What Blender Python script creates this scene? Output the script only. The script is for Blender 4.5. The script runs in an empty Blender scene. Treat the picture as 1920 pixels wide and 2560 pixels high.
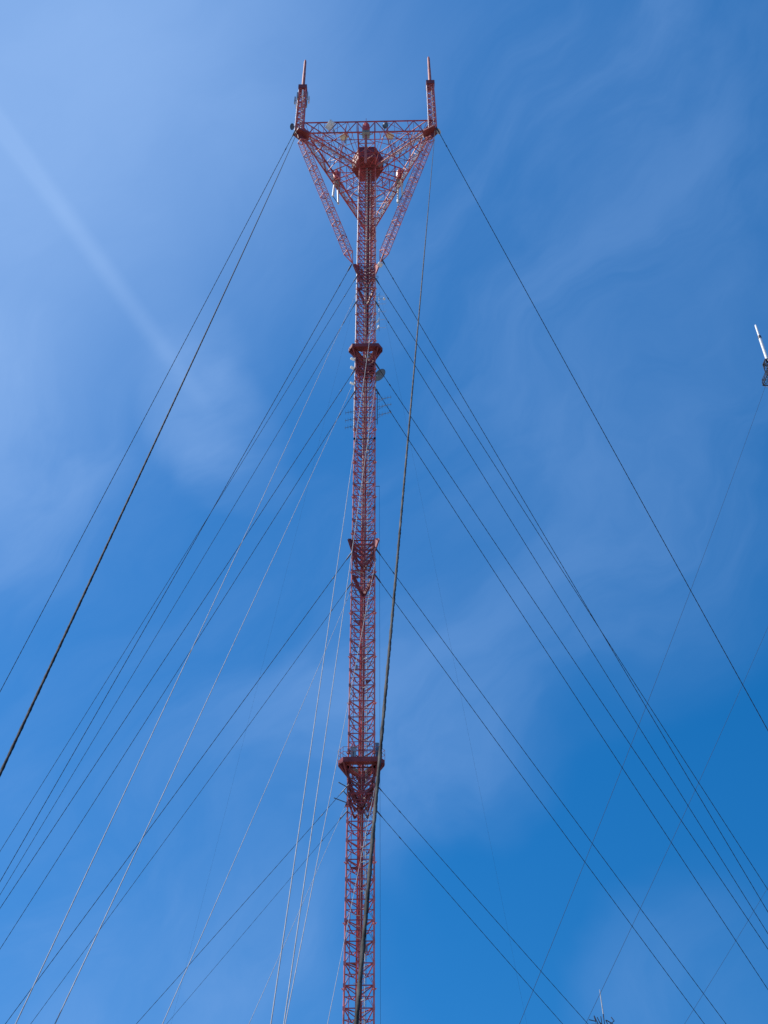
import bpy, math, random
from mathutils import Vector as V, Matrix
random.seed(7)
R = math.radians
C = bpy.context.scene.collection

# ------------------------------------------------------------------ camera
W0, H0, FPX = 1920.0, 2560.0, 2500.0
PITCH = R(37.74)
CAM = V((0, 0, 1.7))
_f = V((0, math.cos(PITCH), math.sin(PITCH)))
_r0 = V((1, 0, 0)); _u0 = V((0, -math.sin(PITCH), math.cos(PITCH)))
_ro = math.asin(-(17 / FPX) * math.sin(PITCH) / math.cos(PITCH))
RT = _r0 * math.cos(_ro) + _u0 * math.sin(_ro)
UP = _u0 * math.cos(_ro) - _r0 * math.sin(_ro)
FW = _f
cam = bpy.data.cameras.new('camera'); co = bpy.data.objects.new('camera', cam); C.objects.link(co)
m = Matrix((RT, UP, -FW)).transposed().to_4x4(); m.translation = CAM
co.matrix_world = m
cam.sensor_fit = 'VERTICAL'; cam.sensor_height = 32; cam.lens = 32 * FPX / H0
cam.clip_start = 0.05; cam.clip_end = 20000
bpy.context.scene.camera = co

def ray(px, py):
    return (FW + RT * ((px - W0 / 2) / FPX) - UP * ((py - H0 / 2) / FPX)).normalized()
def proj(p):
    d = p - CAM; z = d.dot(FW)
    return (W0 / 2 + FPX * d.dot(RT) / z, H0 / 2 - FPX * d.dot(UP) / z, z)
def at_y(px, py, Y):
    d = ray(px, py); return CAM + d * (Y / d.y)

# ------------------------------------------------------------------ materials
def mat(name, col, rough=0.5, metal=0.0, var=0.25, scale=1.5, col2=None, bump=0.0, spec=0.5):
    mt = bpy.data.materials.new(name); mt.use_nodes = True
    nt = mt.node_tree; bs = nt.nodes['Principled BSDF']
    tc = nt.nodes.new('ShaderNodeTexCoord')
    nz = nt.nodes.new('ShaderNodeTexNoise'); nz.inputs['Scale'].default_value = scale
    nz.inputs['Detail'].default_value = 6; nz.inputs['Roughness'].default_value = 0.65
    nt.links.new(tc.outputs['Object'], nz.inputs['Vector'])
    rp = nt.nodes.new('ShaderNodeValToRGB')
    c2 = col2 or tuple(min(1, c * (1 + var)) for c in col)
    c1 = tuple(c * (1 - var) for c in col) if not col2 else col
    rp.color_ramp.elements[0].position = 0.35; rp.color_ramp.elements[1].position = 0.68
    rp.color_ramp.elements[0].color = (*c1, 1); rp.color_ramp.elements[1].color = (*c2, 1)
    nt.links.new(nz.outputs['Fac'], rp.inputs['Fac'])
    nt.links.new(rp.outputs['Color'], bs.inputs['Base Color'])
    bs.inputs['Roughness'].default_value = rough; bs.inputs['Metallic'].default_value = metal
    bs.inputs['Specular IOR Level'].default_value = spec
    if bump:
        bp = nt.nodes.new('ShaderNodeBump'); bp.inputs['Strength'].default_value = bump
        nt.links.new(nz.outputs['Fac'], bp.inputs['Height']); nt.links.new(bp.outputs['Normal'], bs.inputs['Normal'])
    return mt
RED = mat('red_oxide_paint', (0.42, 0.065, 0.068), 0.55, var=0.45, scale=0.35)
REDF = mat('faded_sunlit_red_paint', (0.56, 0.15, 0.14), 0.6, var=0.45, scale=0.5)
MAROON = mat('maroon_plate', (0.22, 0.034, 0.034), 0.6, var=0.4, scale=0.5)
BRIGHT = mat('bright_red_paint', (0.55, 0.05, 0.035), 0.5, var=0.25, scale=0.8)
WHITE = mat('white_radome', (0.8, 0.8, 0.77), 0.4, var=0.08, scale=0.7)
CREAM = mat('cream_radome', (0.72, 0.66, 0.5), 0.5, var=0.1, scale=0.7)
GALV = mat('galvanised_steel', (0.34, 0.35, 0.35), 0.45, metal=0.35, var=0.25, scale=2.0)
PALE = mat('pale_conduit', (0.62, 0.6, 0.55), 0.5, var=0.2, scale=1.0)
DARK = mat('dark_steel', (0.06, 0.06, 0.075), 0.5, metal=0.3, var=0.3, scale=2.0)
BLUEG = mat('blue_grey_steel', (0.10, 0.15, 0.21), 0.5, var=0.3, scale=2.0)
GREYD = mat('grey_dish', (0.12, 0.15, 0.18), 0.5, var=0.12, scale=0.8)
GRATE = mat('walkway_grating', (0.42, 0.38, 0.38), 0.6, metal=0.2, var=0.2, scale=1.0)
PINK = mat('weathered_pink_paint', (0.40, 0.11, 0.09), 0.6, var=0.35, scale=1.2)
STRAND = mat('guy_strand_dark', (0.03, 0.034, 0.042), 0.8, var=0.4, scale=3.0, spec=0.15)
STRANDL = mat('guy_strand_bright', (0.38, 0.385, 0.39), 0.6, var=0.2, scale=1.2, spec=0.3)
STRANDN = mat('guy_strand_near', (0.085, 0.083, 0.077), 0.75, var=0.75, scale=1.1, bump=0.4, spec=0.2)
STRANDK = mat('guy_strand_greased', (0.03, 0.03, 0.033), 0.75, var=0.5, scale=5.0, bump=0.3, spec=0.2)
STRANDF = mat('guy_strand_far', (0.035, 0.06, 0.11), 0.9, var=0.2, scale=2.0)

def radome(name, col):
    mt = mat(name, col, 0.5, var=0.08, scale=0.7); nt = mt.node_tree
    out = nt.nodes['Material Output']; bs = nt.nodes['Principled BSDF']
    tr = nt.nodes.new('ShaderNodeBsdfTranslucent'); tr.inputs['Color'].default_value = (*col, 1)
    mx = nt.nodes.new('ShaderNodeMixShader'); mx.inputs[0].default_value = .5
    nt.links.new(bs.outputs[0], mx.inputs[1]); nt.links.new(tr.outputs[0], mx.inputs[2]); nt.links.new(mx.outputs[0], out.inputs['Surface'])
    return mt
RAD = radome('white_radome_cloth', (0.85, 0.85, 0.82)); RADC = radome('cream_radome_cloth', (0.82, 0.76, 0.6))

# ------------------------------------------------------------------ mesh helpers
ORG = {}
def basis(d):
    a = V((0, 0, 1)) if abs(d.z) < 0.9 else V((1, 0, 0))
    u = d.cross(a).normalized(); return u, d.cross(u).normalized()
class MB:
    def __init__(s): s.v = []; s.f = []; s.sm = False
    def bar(s, a, b, w=0.1, h=None, n=4):
        a = V(a); b = V(b); d = b - a
        if d.length < 1e-5: return s
        d.normalize(); u, w2 = basis(d); h = h or w; k = len(s.v)
        for p in (a, b):
            for i in range(n):
                t = 2 * math.pi * (i + 0.5) / n
                q = 1 / math.cos(math.pi / n) / 2
                s.v.append(p + u * (math.cos(t) * w * q) + w2 * (math.sin(t) * h * q))
        for i in range(n): s.f.append((k + i, k + (i + 1) % n, k + n + (i + 1) % n, k + n + i))
        s.f.append(tuple(k + i for i in reversed(range(n)))); s.f.append(tuple(k + n + i for i in range(n)))
        return s
    def tube(s, pts, rad, n=10, cap=True):
        pts = [V(p) for p in pts]; k0 = len(s.v)
        if not hasattr(rad, '__len__'): rad = [rad] * len(pts)
        d0 = (pts[-1] - pts[0]).normalized(); u, w = basis(d0)
        for p, r in zip(pts, rad):
            for i in range(n):
                t = 2 * math.pi * i / n
                s.v.append(p + u * (math.cos(t) * r) + w * (math.sin(t) * r))
        for j in range(len(pts) - 1):
            a = k0 + j * n; b = a + n
            for i in range(n): s.f.append((a + i, a + (i + 1) % n, b + (i + 1) % n, b + i))
        if cap:
            e = k0 + (len(pts) - 1) * n; q = len(s.v)
            s.v += [s.v[k0 + i].copy() for i in range(n)] + [s.v[e + i].copy() for i in range(n)]
            s.f.append(tuple(q + i for i in reversed(range(n)))); s.f.append(tuple(q + n + i for i in range(n)))
        return s
    def plate(s, poly, off):
        poly = [V(p) for p in poly]; off = V(off); k = len(s.v); n = len(poly)
        s.v += poly; s.v += [p + off for p in poly]
        s.f.append(tuple(range(k, k + n))); s.f.append(tuple(reversed(range(k + n, k + 2 * n))))
        for i in range(n): s.f.append((k + i, k + n + i, k + n + (i + 1) % n, k + (i + 1) % n))
        return s
    def box(s, c, sx, sy, sz, ax=None):
        c = V(c); X, Y, Z = ax or (V((1, 0, 0)), V((0, 1, 0)), V((0, 0, 1)))
        p = [c + X * (i * sx / 2) + Y * (j * sy / 2) - Z * (sz / 2) for i, j in ((-1, -1), (1, -1), (1, 1), (-1, 1))]
        return s.plate(p, Z * sz)
    def build(s, name, material, parent=None, origin=None, smooth=False):
        o0 = ORG[parent.as_pointer()] if parent else V(origin or (0, 0, 0))
        me = bpy.data.meshes.new(name)
        me.from_pydata([tuple(p - o0) for p in s.v], [], s.f); me.update()
        import bmesh
        bm = bmesh.new(); bm.from_mesh(me); bmesh.ops.recalc_face_normals(bm, faces=bm.faces); bm.to_mesh(me); bm.free()
        if smooth:
            for p in me.polygons: p.use_smooth = len(p.vertices) == 4
        me.materials.append(material)
        o = bpy.data.objects.new(name, me); C.objects.link(o)
        if parent: o.parent = parent
        else: o.location = o0
        ORG[o.as_pointer()] = o0.copy()
        return o
def thing(name, loc, label, cat, group=None):
    o = bpy.data.objects.new(name, None); C.objects.link(o); o.location = loc; o.empty_display_size = 0.5
    ORG[o.as_pointer()] = V(loc); o['label'] = label; o['category'] = cat
    if group: o['group'] = group
    return o
def tag(o, label, cat, group=None):
    o['label'] = label; o['category'] = cat
    if group: o['group'] = group
    return o

# ------------------------------------------------------------------ tower frame
FW_ = 3.85                                     # face width of the shaft
base_pt = at_y(910, 1280, 139.4)
TH = R(-0.9)
TX, TY = base_pt.x, 139.4 + FW_ * 0.2887
cT, sT = math.cos(TH), math.sin(TH)
def T(x, y, z): return V((TX + x * cT - y * sT, TY + x * sT + y * cT, z))
def hz(py, yl=-1.11):                           # height on the shaft seen at picture row py
    p = at_y(912, py, TY + yl); return p.z
def tri(a): return [(-a / 2, -a * .2887), (a / 2, -a * .2887), (0, a * .5774)]
LEG = tri(FW_)
H = 213.0; HT = H + 4.4
zs = dict(collar=hz(665), s2=hz(877), s3=hz(1351), s4=hz(1911))
print('levels', zs)

tower = thing('guyed_tower', T(0, 0, 0), 'tall red lattice tower with a wide triangular three-armed head, in the middle of the sky', 'broadcast tower')

BAY = 1.35
def section(z0, z1):
    s = bpy.data.objects.new('mast_section', None); C.objects.link(s); s.parent = tower; s.empty_display_size = .3
    ORG[s.as_pointer()] = T(0, 0, 0)
    legs = []
    for (x, y) in LEG:
        b = MB(); b.tube([T(x, y, z0), T(x, y, z1)], 0.125, 8); legs.append(b)
    g = MB(); d = MB()
    i0 = math.ceil(z0 / BAY - 1e-6); i1 = math.floor(z1 / BAY + 1e-6)
    for i in range(i0, i1 + 1):
        z = i * BAY
        main = i % 2 == 0
        for k in range(3):
            a = LEG[k]; b_ = LEG[(k + 1) % 3]
            g.bar(T(*a, z), T(*b_, z), 0.13 if main else 0.085)
            mid = ((a[0] + b_[0]) / 2, (a[1] + b_[1]) / 2)
            if z + BAY <= z1 + .01:
                if not main:                # K brace below each main girt
                    d.bar(T(*a, z + BAY), T(*mid, z), 0.11); d.bar(T(*b_, z + BAY), T(*mid, z), 0.11)
                else:
                    q = 0.5
                    pa = (a[0] + (mid[0] - a[0]) * q, a[1] + (mid[1] - a[1]) * q)
                    pb = (b_[0] + (mid[0] - b_[0]) * q, b_[1] + (mid[1] - b_[1]) * q)
                    d.bar(T(*a, z), T(*pa, z + BAY), 0.05); d.bar(T(*b_, z), T(*pb, z + BAY), 0.05)
            if main: legs[k].bar(T(a[0] * .99, a[1] * .99, z - .22), T(a[0] * .99, a[1] * .99, z + .22), 0.34)
            if i % 6 == 0 and i:
                x, y = a
                legs[k].tube([T(x, y, z - .55), T(x, y, z - .38)], 0.27, 8)
                e = 1 + .42 / math.hypot(x, y)
                legs[k].bar(T(x, y, z - .5), T(x * e, y * e, z - .42), 0.09)
    for b in legs: b.build('leg', REDF, s)  # paler red puts the pink highlights of the legs into their colour
    g.build('girt_ring', RED, s); d.build('diagonal_bracing', RED, s)
cuts = [0, 22, zs['s4'], (zs['s4'] + zs['s3']) / 2, zs['s3'], (zs['s3'] + zs['s2']) / 2, zs['s2'], zs['collar'], H + 2]
cuts = [round(c / BAY) * BAY for c in cuts]
for a, b in zip(cuts, cuts[1:]): section(a, b)

# service runs inside the shaft
ztop = H + 3
b = MB()
for x in (-.36, .34): b.bar(T(x - .12, .95, 0), T(x - .12, .95, ztop), .12, .2)
z = .5
while z < ztop:
    b.bar(T(-.46, .95, z), T(.2, .95, z), .07); z += .675
b.build('lift_guide', REDF, tower)
for k, (x, y, r, mt) in enumerate([(-.34, .8, .065, BRIGHT), (-.2, .82, .075, REDF), (-.05, .78, .07, BRIGHT), (.08, .84, .06, RED)]):
    b = MB(); zz = 0; pts = []
    while zz < ztop:
        pts.append(T(x + random.uniform(-.05, .05), y + random.uniform(-.03, .03), zz)); zz += 2.7
    b.tube(pts, r, 7).build('feed_line', mt, tower, smooth=True)
b = MB()
for x in (.52, .86): b.bar(T(x, .35, 0), T(x, .35, ztop), .06)
z = .3
while z < ztop:
    b.bar(T(.52, .35, z), T(.86, .35, z), .035); z += .45
b.build('climbing_ladder', GALV, tower)
MB().tube([T(.68, .1, 0), T(.68, .1, ztop)], .055, 7).build('coaxial_line', PALE, tower, smooth=True)
MB().tube([T(-1.33, -.75, 0), T(-1.33, -.75, zs['s2'] - 6)], .05, 7).build('coaxial_line', RED, tower, smooth=True)
MB().tube([T(-2.06, -1.12, zs['s2'] - 22), T(-2.06, -1.12, ztop - 8)], .085, 8).build('lit_edge_tube', WHITE, tower, smooth=True)  # added white tube, imitates the lit edge of the left leg
MB().tube([T(2.05, -1.16, zs['s2'] + 1), T(2.05, -1.16, ztop - 6)], .07, 8).build('lit_edge_tube', WHITE, tower, smooth=True)  # added white tube, imitates the bright edge of the right leg
b = MB()
for (x0, x1, za, zb) in [(-.3, -.18, zs['s2'] + 2, ztop), (-.04, .05, zs['s2'] - 14, ztop), (-.42, -.36, zs['s3'] + 4, zs['s2'])]:
    b.tube([T(x0, .55, za), T(x1, .55, zb)], .06, 7)
b.build('coaxial_line', PALE, tower, smooth=True)
b = MB()
for x in (-.32, .02): b.bar(T(x, -.5, zs['s2'] + 1), T(x, -.5, ztop), .08)
z = zs['s2'] + 1
while z < ztop:
    b.bar(T(-.32, -.5, z), T(.02, -.5, z), .06); z += .9
b.build('pale_ladder', PALE, tower)
b = MB().bar(T(.4, .6, zs['collar'] - 20), T(.4, .6, ztop), .42, .3)
b.build('lift_rail', MAROON, tower)

rng = random.Random(3)
for k in range(15):
    z = 24 + k * 12.6 + rng.uniform(-3, 3); b = MB()
    sd_ = rng.choice((-1, 1))
    for i in range(7):
        b.bar(T(sd_ * .55, -.9 + i * .22, z), T(sd_ * (1.5 - i * .13), -.9 + i * .22, z), .07)
    b.bar(T(sd_ * .55, -.95, z), T(sd_ * .55, .55, z), .09)
    if rng.random() < .7: MB().box(T(-sd_ * rng.uniform(.5, 1.0), rng.uniform(-.8, .2), z + rng.uniform(.5, 3)), rng.uniform(.3, .6), .3, rng.uniform(.5, .9)).build('junction_box', GALV, tower)
    b.build('rest_platform', GALV if k % 3 == 0 else MAROON, tower)
b = MB().bar(T(0, .62, 4), T(0, .62, ztop), .08); z = 20
while z < ztop:
    x = 0; y = .62
    b.bar(T(x, y, z), T(x + rng.choice((-1, 1)) * rng.uniform(.6, 1.3), y - rng.uniform(0, .6), z + rng.uniform(-.2, .2)), .07); z += rng.uniform(.8, 2.6)
b.build('cable_hanger', PALE, tower)

# star platforms
def platform(z, rail, a=5.3, c=1.65, fascia=.75):
    p = bpy.data.objects.new('star_platform', None); C.objects.link(p); p.parent = tower; ORG[p.as_pointer()] = T(0, 0, 0)
    S = a + 2 * c; yi = -S * .2887
    hx = []
    for k in range(3):
        t = k * 2 * math.pi / 3
        for x, y in ((-a / 2, yi), (a / 2, yi)):
            hx.append((x * math.cos(t) - y * math.sin(t), x * math.sin(t) + y * math.cos(t)))
    hole = tri(3.3)
    # deck as a ring of three pieces round the triangular opening
    d = MB()
    for k in range(3):
        o1, o2 = hx[2 * k], hx[2 * k + 1]; o3 = hx[(2 * k + 2) % 6]
        h1, h2 = hole[k], hole[(k + 1) % 3]
        d.plate([T(*o1, z), T(*o2, z), T(*h2, z), T(*h1, z)], (0, 0, .08))
        d.plate([T(*o2, z + .003), T(*o3, z + .003), T(*h2, z + .003)], (0, 0, .08))
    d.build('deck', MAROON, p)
    f = MB()
    for k in range(6):
        o1, o2 = hx[k], hx[(k + 1) % 6]
        q = .995
        f.plate([T(o1[0] * q, o1[1] * q, z - .12), T(o2[0] * q, o2[1] * q, z - .12), T(o2[0] * q, o2[1] * q, z - .12 + fascia), T(o1[0] * q, o1[1] * q, z - .12 + fascia)],
                (T(-(o1[0] + o2[0]) / 2, -(o1[1] + o2[1]) / 2, 0) - T(0, 0, 0)).normalized() * .1)
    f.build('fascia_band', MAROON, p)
    kb = MB()
    for k in range(3):
        L = LEG[k]
        for q in (2 * k, 2 * k - 1):
            o = hx[q % 6]
            kb.bar(T(o[0] * .96, o[1] * .96, z - .15), T(L[0] * 1.03, L[1] * 1.03, z - 1.9), .24)
            i = (o[0] * .62, o[1] * .62)
            kb.bar(T(*i, z - .2), T(L[0], L[1], z - 3.2), .2)
        r = 1 + .55 / math.hypot(*L)
        kb.plate([T(L[0] * 1.75, L[1] * 1.75, z - .12), T(L[0] * 1.04, L[1] * 1.04, z - .12), T(L[0] * 1.04, L[1] * 1.04, z - 2.0)], T(.12, 0, 0) - T(0, 0, 0))
        for q in (2 * k, 2 * k - 1):
            o = hx[q % 6]
            kb.plate([T(o[0] * .97, o[1] * .97, z - .13), T(L[0] * 1.05, L[1] * 1.05, z - .13), T(L[0] * 1.05, L[1] * 1.05, z - 1.8)], T(.06, .05, 0) - T(0, 0, 0))
        M2 = LEG[(k + 1) % 3]
        mid = ((L[0] + M2[0]) / 2, (L[1] + M2[1]) / 2)
        for dz in (2.1, 3.2, 4.3, 5.4):
            kb.bar(T(*L, z - dz), T(*mid, z - dz - 2.1), .2); kb.bar(T(*M2, z - dz), T(*mid, z - dz - 2.1), .2)
            kb.bar(T(*L, z - dz), T(*M2, z - dz), .15)
        kb.bar(T(*L, z - 2.2), T(0, 0.5, z - 6.4), .3)
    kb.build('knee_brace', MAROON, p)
    if rail:
        rl = MB()
        for k in range(6):
            o1, o2 = hx[k], hx[(k + 1) % 6]
            for dz in (1.45, 2.2):
                rl.bar(T(*o1, z + dz), T(*o2, z + dz), .045)
            n = 4 if k % 2 == 0 else 2
            for i in range(n):
                t = i / n
                x = o1[0] + (o2[0] - o1[0]) * t; y = o1[1] + (o2[1] - o1[1]) * t
                rl.bar(T(x, y, z + .6), T(x, y, z + 2.2), .06)
        rl.build('railing', PINK, p)
    return p
platform(zs['s4'], True)
platform(zs['s2'], False, a=5.3, c=1.6, fascia=.9)

# guy brackets without a deck
def brackets(z, out, hh, mt=MAROON):
    p = bpy.data.objects.new('guy_bracket_ring', None); C.objects.link(p); p.parent = tower; ORG[p.as_pointer()] = T(0, 0, 0)
    for k in range(3):
        L = LEG[k]; e = 1 + out / math.hypot(*L)
        n = V((-L[1], L[0], 0)).normalized()
        b = MB()
        for s in (-.14, .14):
            o = V((n.x * s, n.y * s, 0))
            b.plate([T(L[0] * .95, L[1] * .95, z) + o, T(L[0] * e, L[1] * e, z) + o, T(L[0] * (e * .96), L[1] * (e * .96), z - .3) + o, T(L[0] * 1.05, L[1] * 1.05, z - hh) + o, T(L[0] * .95, L[1] * .95, z - hh) + o], n * .05)
        b.box((T(L[0] * (1 + e) / 2, L[1] * (1 + e) / 2, z + .04)), .5, .5, .07)
        b.build('bracket', REDF if k == 1 else MAROON, p)  # right bracket paler: its sunlit look is put into the colour
    kb = MB()
    for k in range(3):
        L = LEG[k]; M2 = LEG[(k + 1) % 3]; mid = ((L[0] + M2[0]) / 2, (L[1] + M2[1]) / 2)
        for dz in (0, 1.0, 2.0, 3.0):
            kb.bar(T(*L, z - dz), T(*M2, z - dz), .17 if dz == 0 else .12)
            kb.bar(T(*L, z - dz - .5), T(*mid, z - dz - 2.4), .16); kb.bar(T(*M2, z - dz - .5), T(*mid, z - dz - 2.4), .16)
        kb.bar(T(*L, z - 2), T(0, .4, z - 5.5), .2)
    kb.build('stiffener_frame', MAROON, p)
brackets(zs['s3'], .95, 2.3)
brackets(zs['collar'], 1.25, 3.0)
def heavy(z, drop):
    b = MB()
    for k in (0, 1, 2):
        L = LEG[k]
        b.bar(T(L[0] * .9, L[1] * .9, z), T(0, .45, z - drop), .34, .5)
        b.bar(T(L[0], L[1], z + .1), T(L[0] * .45, L[1] * .45, z + .1), .3)
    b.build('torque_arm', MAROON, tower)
heavy(hz(1440), 3.2); heavy(hz(720), 4.5)

# ------------------------------------------------------------------ head
SM = 31.0
YFR = -SM * .2887 - 2.3
COR = [(-SM / 2, YFR), (SM / 2, YFR), (0, SM * .5774)]
head = bpy.data.objects.new('head_frame', None); C.objects.link(head); head.parent = tower; ORG[head.as_pointer()] = T(0, 0, 0)
def lerp(a, b, t): return (a[0] + (b[0] - a[0]) * t, a[1] + (b[1] - a[1]) * t)
def grating(mb, a, b, w, z, n=7, br=.055):
    d = (b[0] - a[0], b[1] - a[1]); l = math.hypot(*d); nx, ny = -d[1] / l, d[0] / l
    for i in range(n):
        o = (i / (n - 1) - .5) * w
        mb.bar(T(a[0] + nx * o, a[1] + ny * o, z), T(b[0] + nx * o, b[1] + ny * o, z), br)
    k = int(l / .5)
    for j in range(k + 1):
        q = lerp(a, b, j / k)
        mb.bar(T(q[0] + nx * w / 2, q[1] + ny * w / 2, z - .06), T(q[0] - nx * w / 2, q[1] - ny * w / 2, z - .06), .06)
for k in range(3):
    A, B = COR[k], COR[(k + 1) % 3]
    t = MB()
    t.bar(T(*A, H), T(*B, H), .26); t.bar(T(*A, HT), T(*B, HT), .24)
    n = 7
    for i in range(n):
        p0 = lerp(A, B, i / n); p1 = lerp(A, B, (i + 1) / n); pm = lerp(A, B, (i + .5) / n)
        t.bar(T(*p0, HT), T(*pm, H), .15); t.bar(T(*p1, HT), T(*pm, H), .15)
        t.bar(T(*p0, HT), T(*p0, H), .09)
        # inner parallel chord and plan bracing
    def inn(p, q=.93): return (p[0] * q, p[1] * q)
    q = 1 - 1.5 / (SM * .2887)
    Ai, Bi = (A[0] * q, A[1] * q), (B[0] * q, B[1] * q)
    t.bar(T(*Ai, H), T(*Bi, H), .12)
    for i in range(1, 15):
        t.bar(T(*lerp(A, B, i / 15), H), T(*lerp(Ai, Bi, (i + (.5 if i % 2 else -.5)) / 15), H), .1)
    t.build('edge_truss', RED, head)
    g = MB(); grating(g, lerp((A[0] * .955, A[1] * .955), (B[0] * .955, B[1] * .955), .06), lerp((A[0] * .955, A[1] * .955), (B[0] * .955, B[1] * .955), .94), .8, H + .2)
    if k: g.build('walkway', GRATE, head)
for k in range(3):
    A = COR[k]; l = math.hypot(*A); ux, uy = A[0] / l, A[1] / l; nx, ny = -uy, ux
    m_ = MB()
    r0, r1 = 3.2, l - .8
    for z, w in ((H, .2), (HT, .18)):
        for s in (-.75, .75):
            m_.bar(T(ux * r0 + nx * s, uy * r0 + ny * s, z), T(ux * r1 + nx * s, uy * r1 + ny * s, z), w)
    n = 8
    for i in range(n):
        ra = r0 + (r1 - r0) * i / n; rb = r0 + (r1 - r0) * (i + 1) / n
        for s in (-.75, .75):
            m_.bar(T(ux * ra + nx * s, uy * ra + ny * s, H), T(ux * rb + nx * s, uy * rb + ny * s, HT), .1)
            m_.bar(T(ux * rb + nx * s, uy * rb + ny * s, H), T(ux * rb + nx * s, uy * rb + ny * s, HT), .1)
        m_.bar(T(ux * ra + nx * .75, uy * ra + ny * .75, H), T(ux * rb - nx * .75, uy * rb - ny * .75, H), .09)
    m_.build('arm_truss', RED, head)
    g = MB(); grating(g, (ux * r0, uy * r0), (ux * r1, uy * r1), 1.0, H + 1.0, 8); g.build('walkway', GRATE, head)
    # short link from hub to the middle of the edge
    Me = lerp(COR[k], COR[(k + 1) % 3], .5); lm = math.hypot(*Me); dm = (Me[0] / lm, Me[1] / lm)
    def rot(x, y): return (-dm[1] * x - dm[0] * y, dm[0] * x - dm[1] * y)
    lk = MB(); yi = -lm
    for s in (-1.95, 1.95):
        for z in (H, HT): lk.bar(T(*rot(s, -2.8), z), T(*rot(s, yi), z), .2)
        for i in range(3):
            y0 = -2.8 + (yi + 2.8) * i / 3; y1 = -2.8 + (yi + 2.8) * (i + 1) / 3
            lk.bar(T(*rot(s, y0), H), T(*rot(s, y1), HT), .11); lk.bar(T(*rot(s, y1), H), T(*rot(s, y1), HT), .13)
    for i in range(3):
        y0 = -2.8 + (yi + 2.8) * i / 3; y1 = -2.8 + (yi + 2.8) * (i + 1) / 3
        lk.bar(T(*rot(-1.95, y0), H), T(*rot(1.95, y1), H), .1); lk.bar(T(*rot(1.95, y0), H), T(*rot(-1.95, y1), H), .1)
        lk.bar(T(*rot(-1.95, y1), H), T(*rot(1.95, y1), H), .12); lk.bar(T(*rot(-1.95, y1), HT), T(*rot(1.95, y1), HT), .1)
    # plan lattice to the neighbouring arms
    for s, Cn in ((-1, COR[k]), (1, COR[(k + 1) % 3])):
        e1 = lerp(rot(0, yi), Cn, .28); e2 = lerp(rot(0, yi), Cn, .62)
        a1 = (Cn[0] * .42, Cn[1] * .42); a2 = (Cn[0] * .68, Cn[1] * .68)
        for z, w in ((H, .16), (HT, .1)):
            lk.bar(T(*e1, z), T(*a1, z), w); lk.bar(T(*e2, z), T(*a2, z), w); lk.bar(T(*e1, z), T(*a2, z), w * .8)
            lk.bar(T(*rot(s * 1.95, -2.8), z), T(*e1, z), w * .8); lk.bar(T(*rot(s * 1.95, -6.2), z), T(*a1, z), w)
        lk.bar(T(*e1, H), T(*a2, HT), .09); lk.bar(T(*a1, H), T(*e1, HT), .09)
        for q in (.3, .62): lk.bar(T(*lerp(e1, a1, q), H - .1), T(*lerp(e1, a1, q), HT + .9), .09)
    lk.build('link_truss', RED, head)
    # corner plate under the mast foot
    cp = MB()
    cp.plate([T(A[0] + ux * .9 + nx * 1.1, A[1] + uy * .9 + ny * 1.1, H - .25), T(A[0] + ux * .9 - nx * 1.1, A[1] + uy * .9 - ny * 1.1, H - .25),
              T(A[0] - ux * 1.9 - nx * 1.5, A[1] - uy * 1.9 - ny * 1.5, H - .25), T(A[0] - ux * 2.6, A[1] - uy * 2.6, H - .25), T(A[0] - ux * 1.9 + nx * 1.5, A[1] - uy * 1.9 + ny * 1.5, H - .25)], (0, 0, .5))
    cp.plate([T(A[0] + ux * .6, A[1] + uy * .6, H - .2), T(A[0] - ux * 2.0, A[1] - uy * 2.0, H - .2), T(A[0] - ux * .9, A[1] - uy * .9, H - 2.6), T(A[0] + ux * .2, A[1] + uy * .2, H - 2.2)], T(nx * .2, ny * .2, 0) - T(0, 0, 0))
    cp.build('corner_plate', MAROON, head)

# hub drum
hb = MB(); rH = 3.75; zb, zt = H + 2.2, H + 6.6
hexp = [(rH * math.cos(R(60 * i)), rH * math.sin(R(60 * i))) for i in range(6)]
hb.plate([T(*p, zb) for p in hexp], (0, 0, zt - zb))
hub = hb.build('hub_room', MAROON, head)
rb = MB()
for i in range(6):
    p, q = hexp[i], hexp[(i + 1) % 6]
    for t in (0, .33, .67):
        x, y = lerp(p, q, t); rb.bar(T(x * 1.01, y * 1.01, zb + .05), T(x * 1.01, y * 1.01, zt), .13)
    for z in (zb + .1, zb + 2.2, zt - .15): rb.bar(T(p[0] * 1.012, p[1] * 1.012, z), T(q[0] * 1.012, q[1] * 1.012, z), .16)
    rb.bar(T(p[0] * .97, p[1] * .97, zb - .05), T(p[0] * .3, p[1] * .3, zb - .05), .16)
rb.build('hub_rib', RED, hub)

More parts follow.
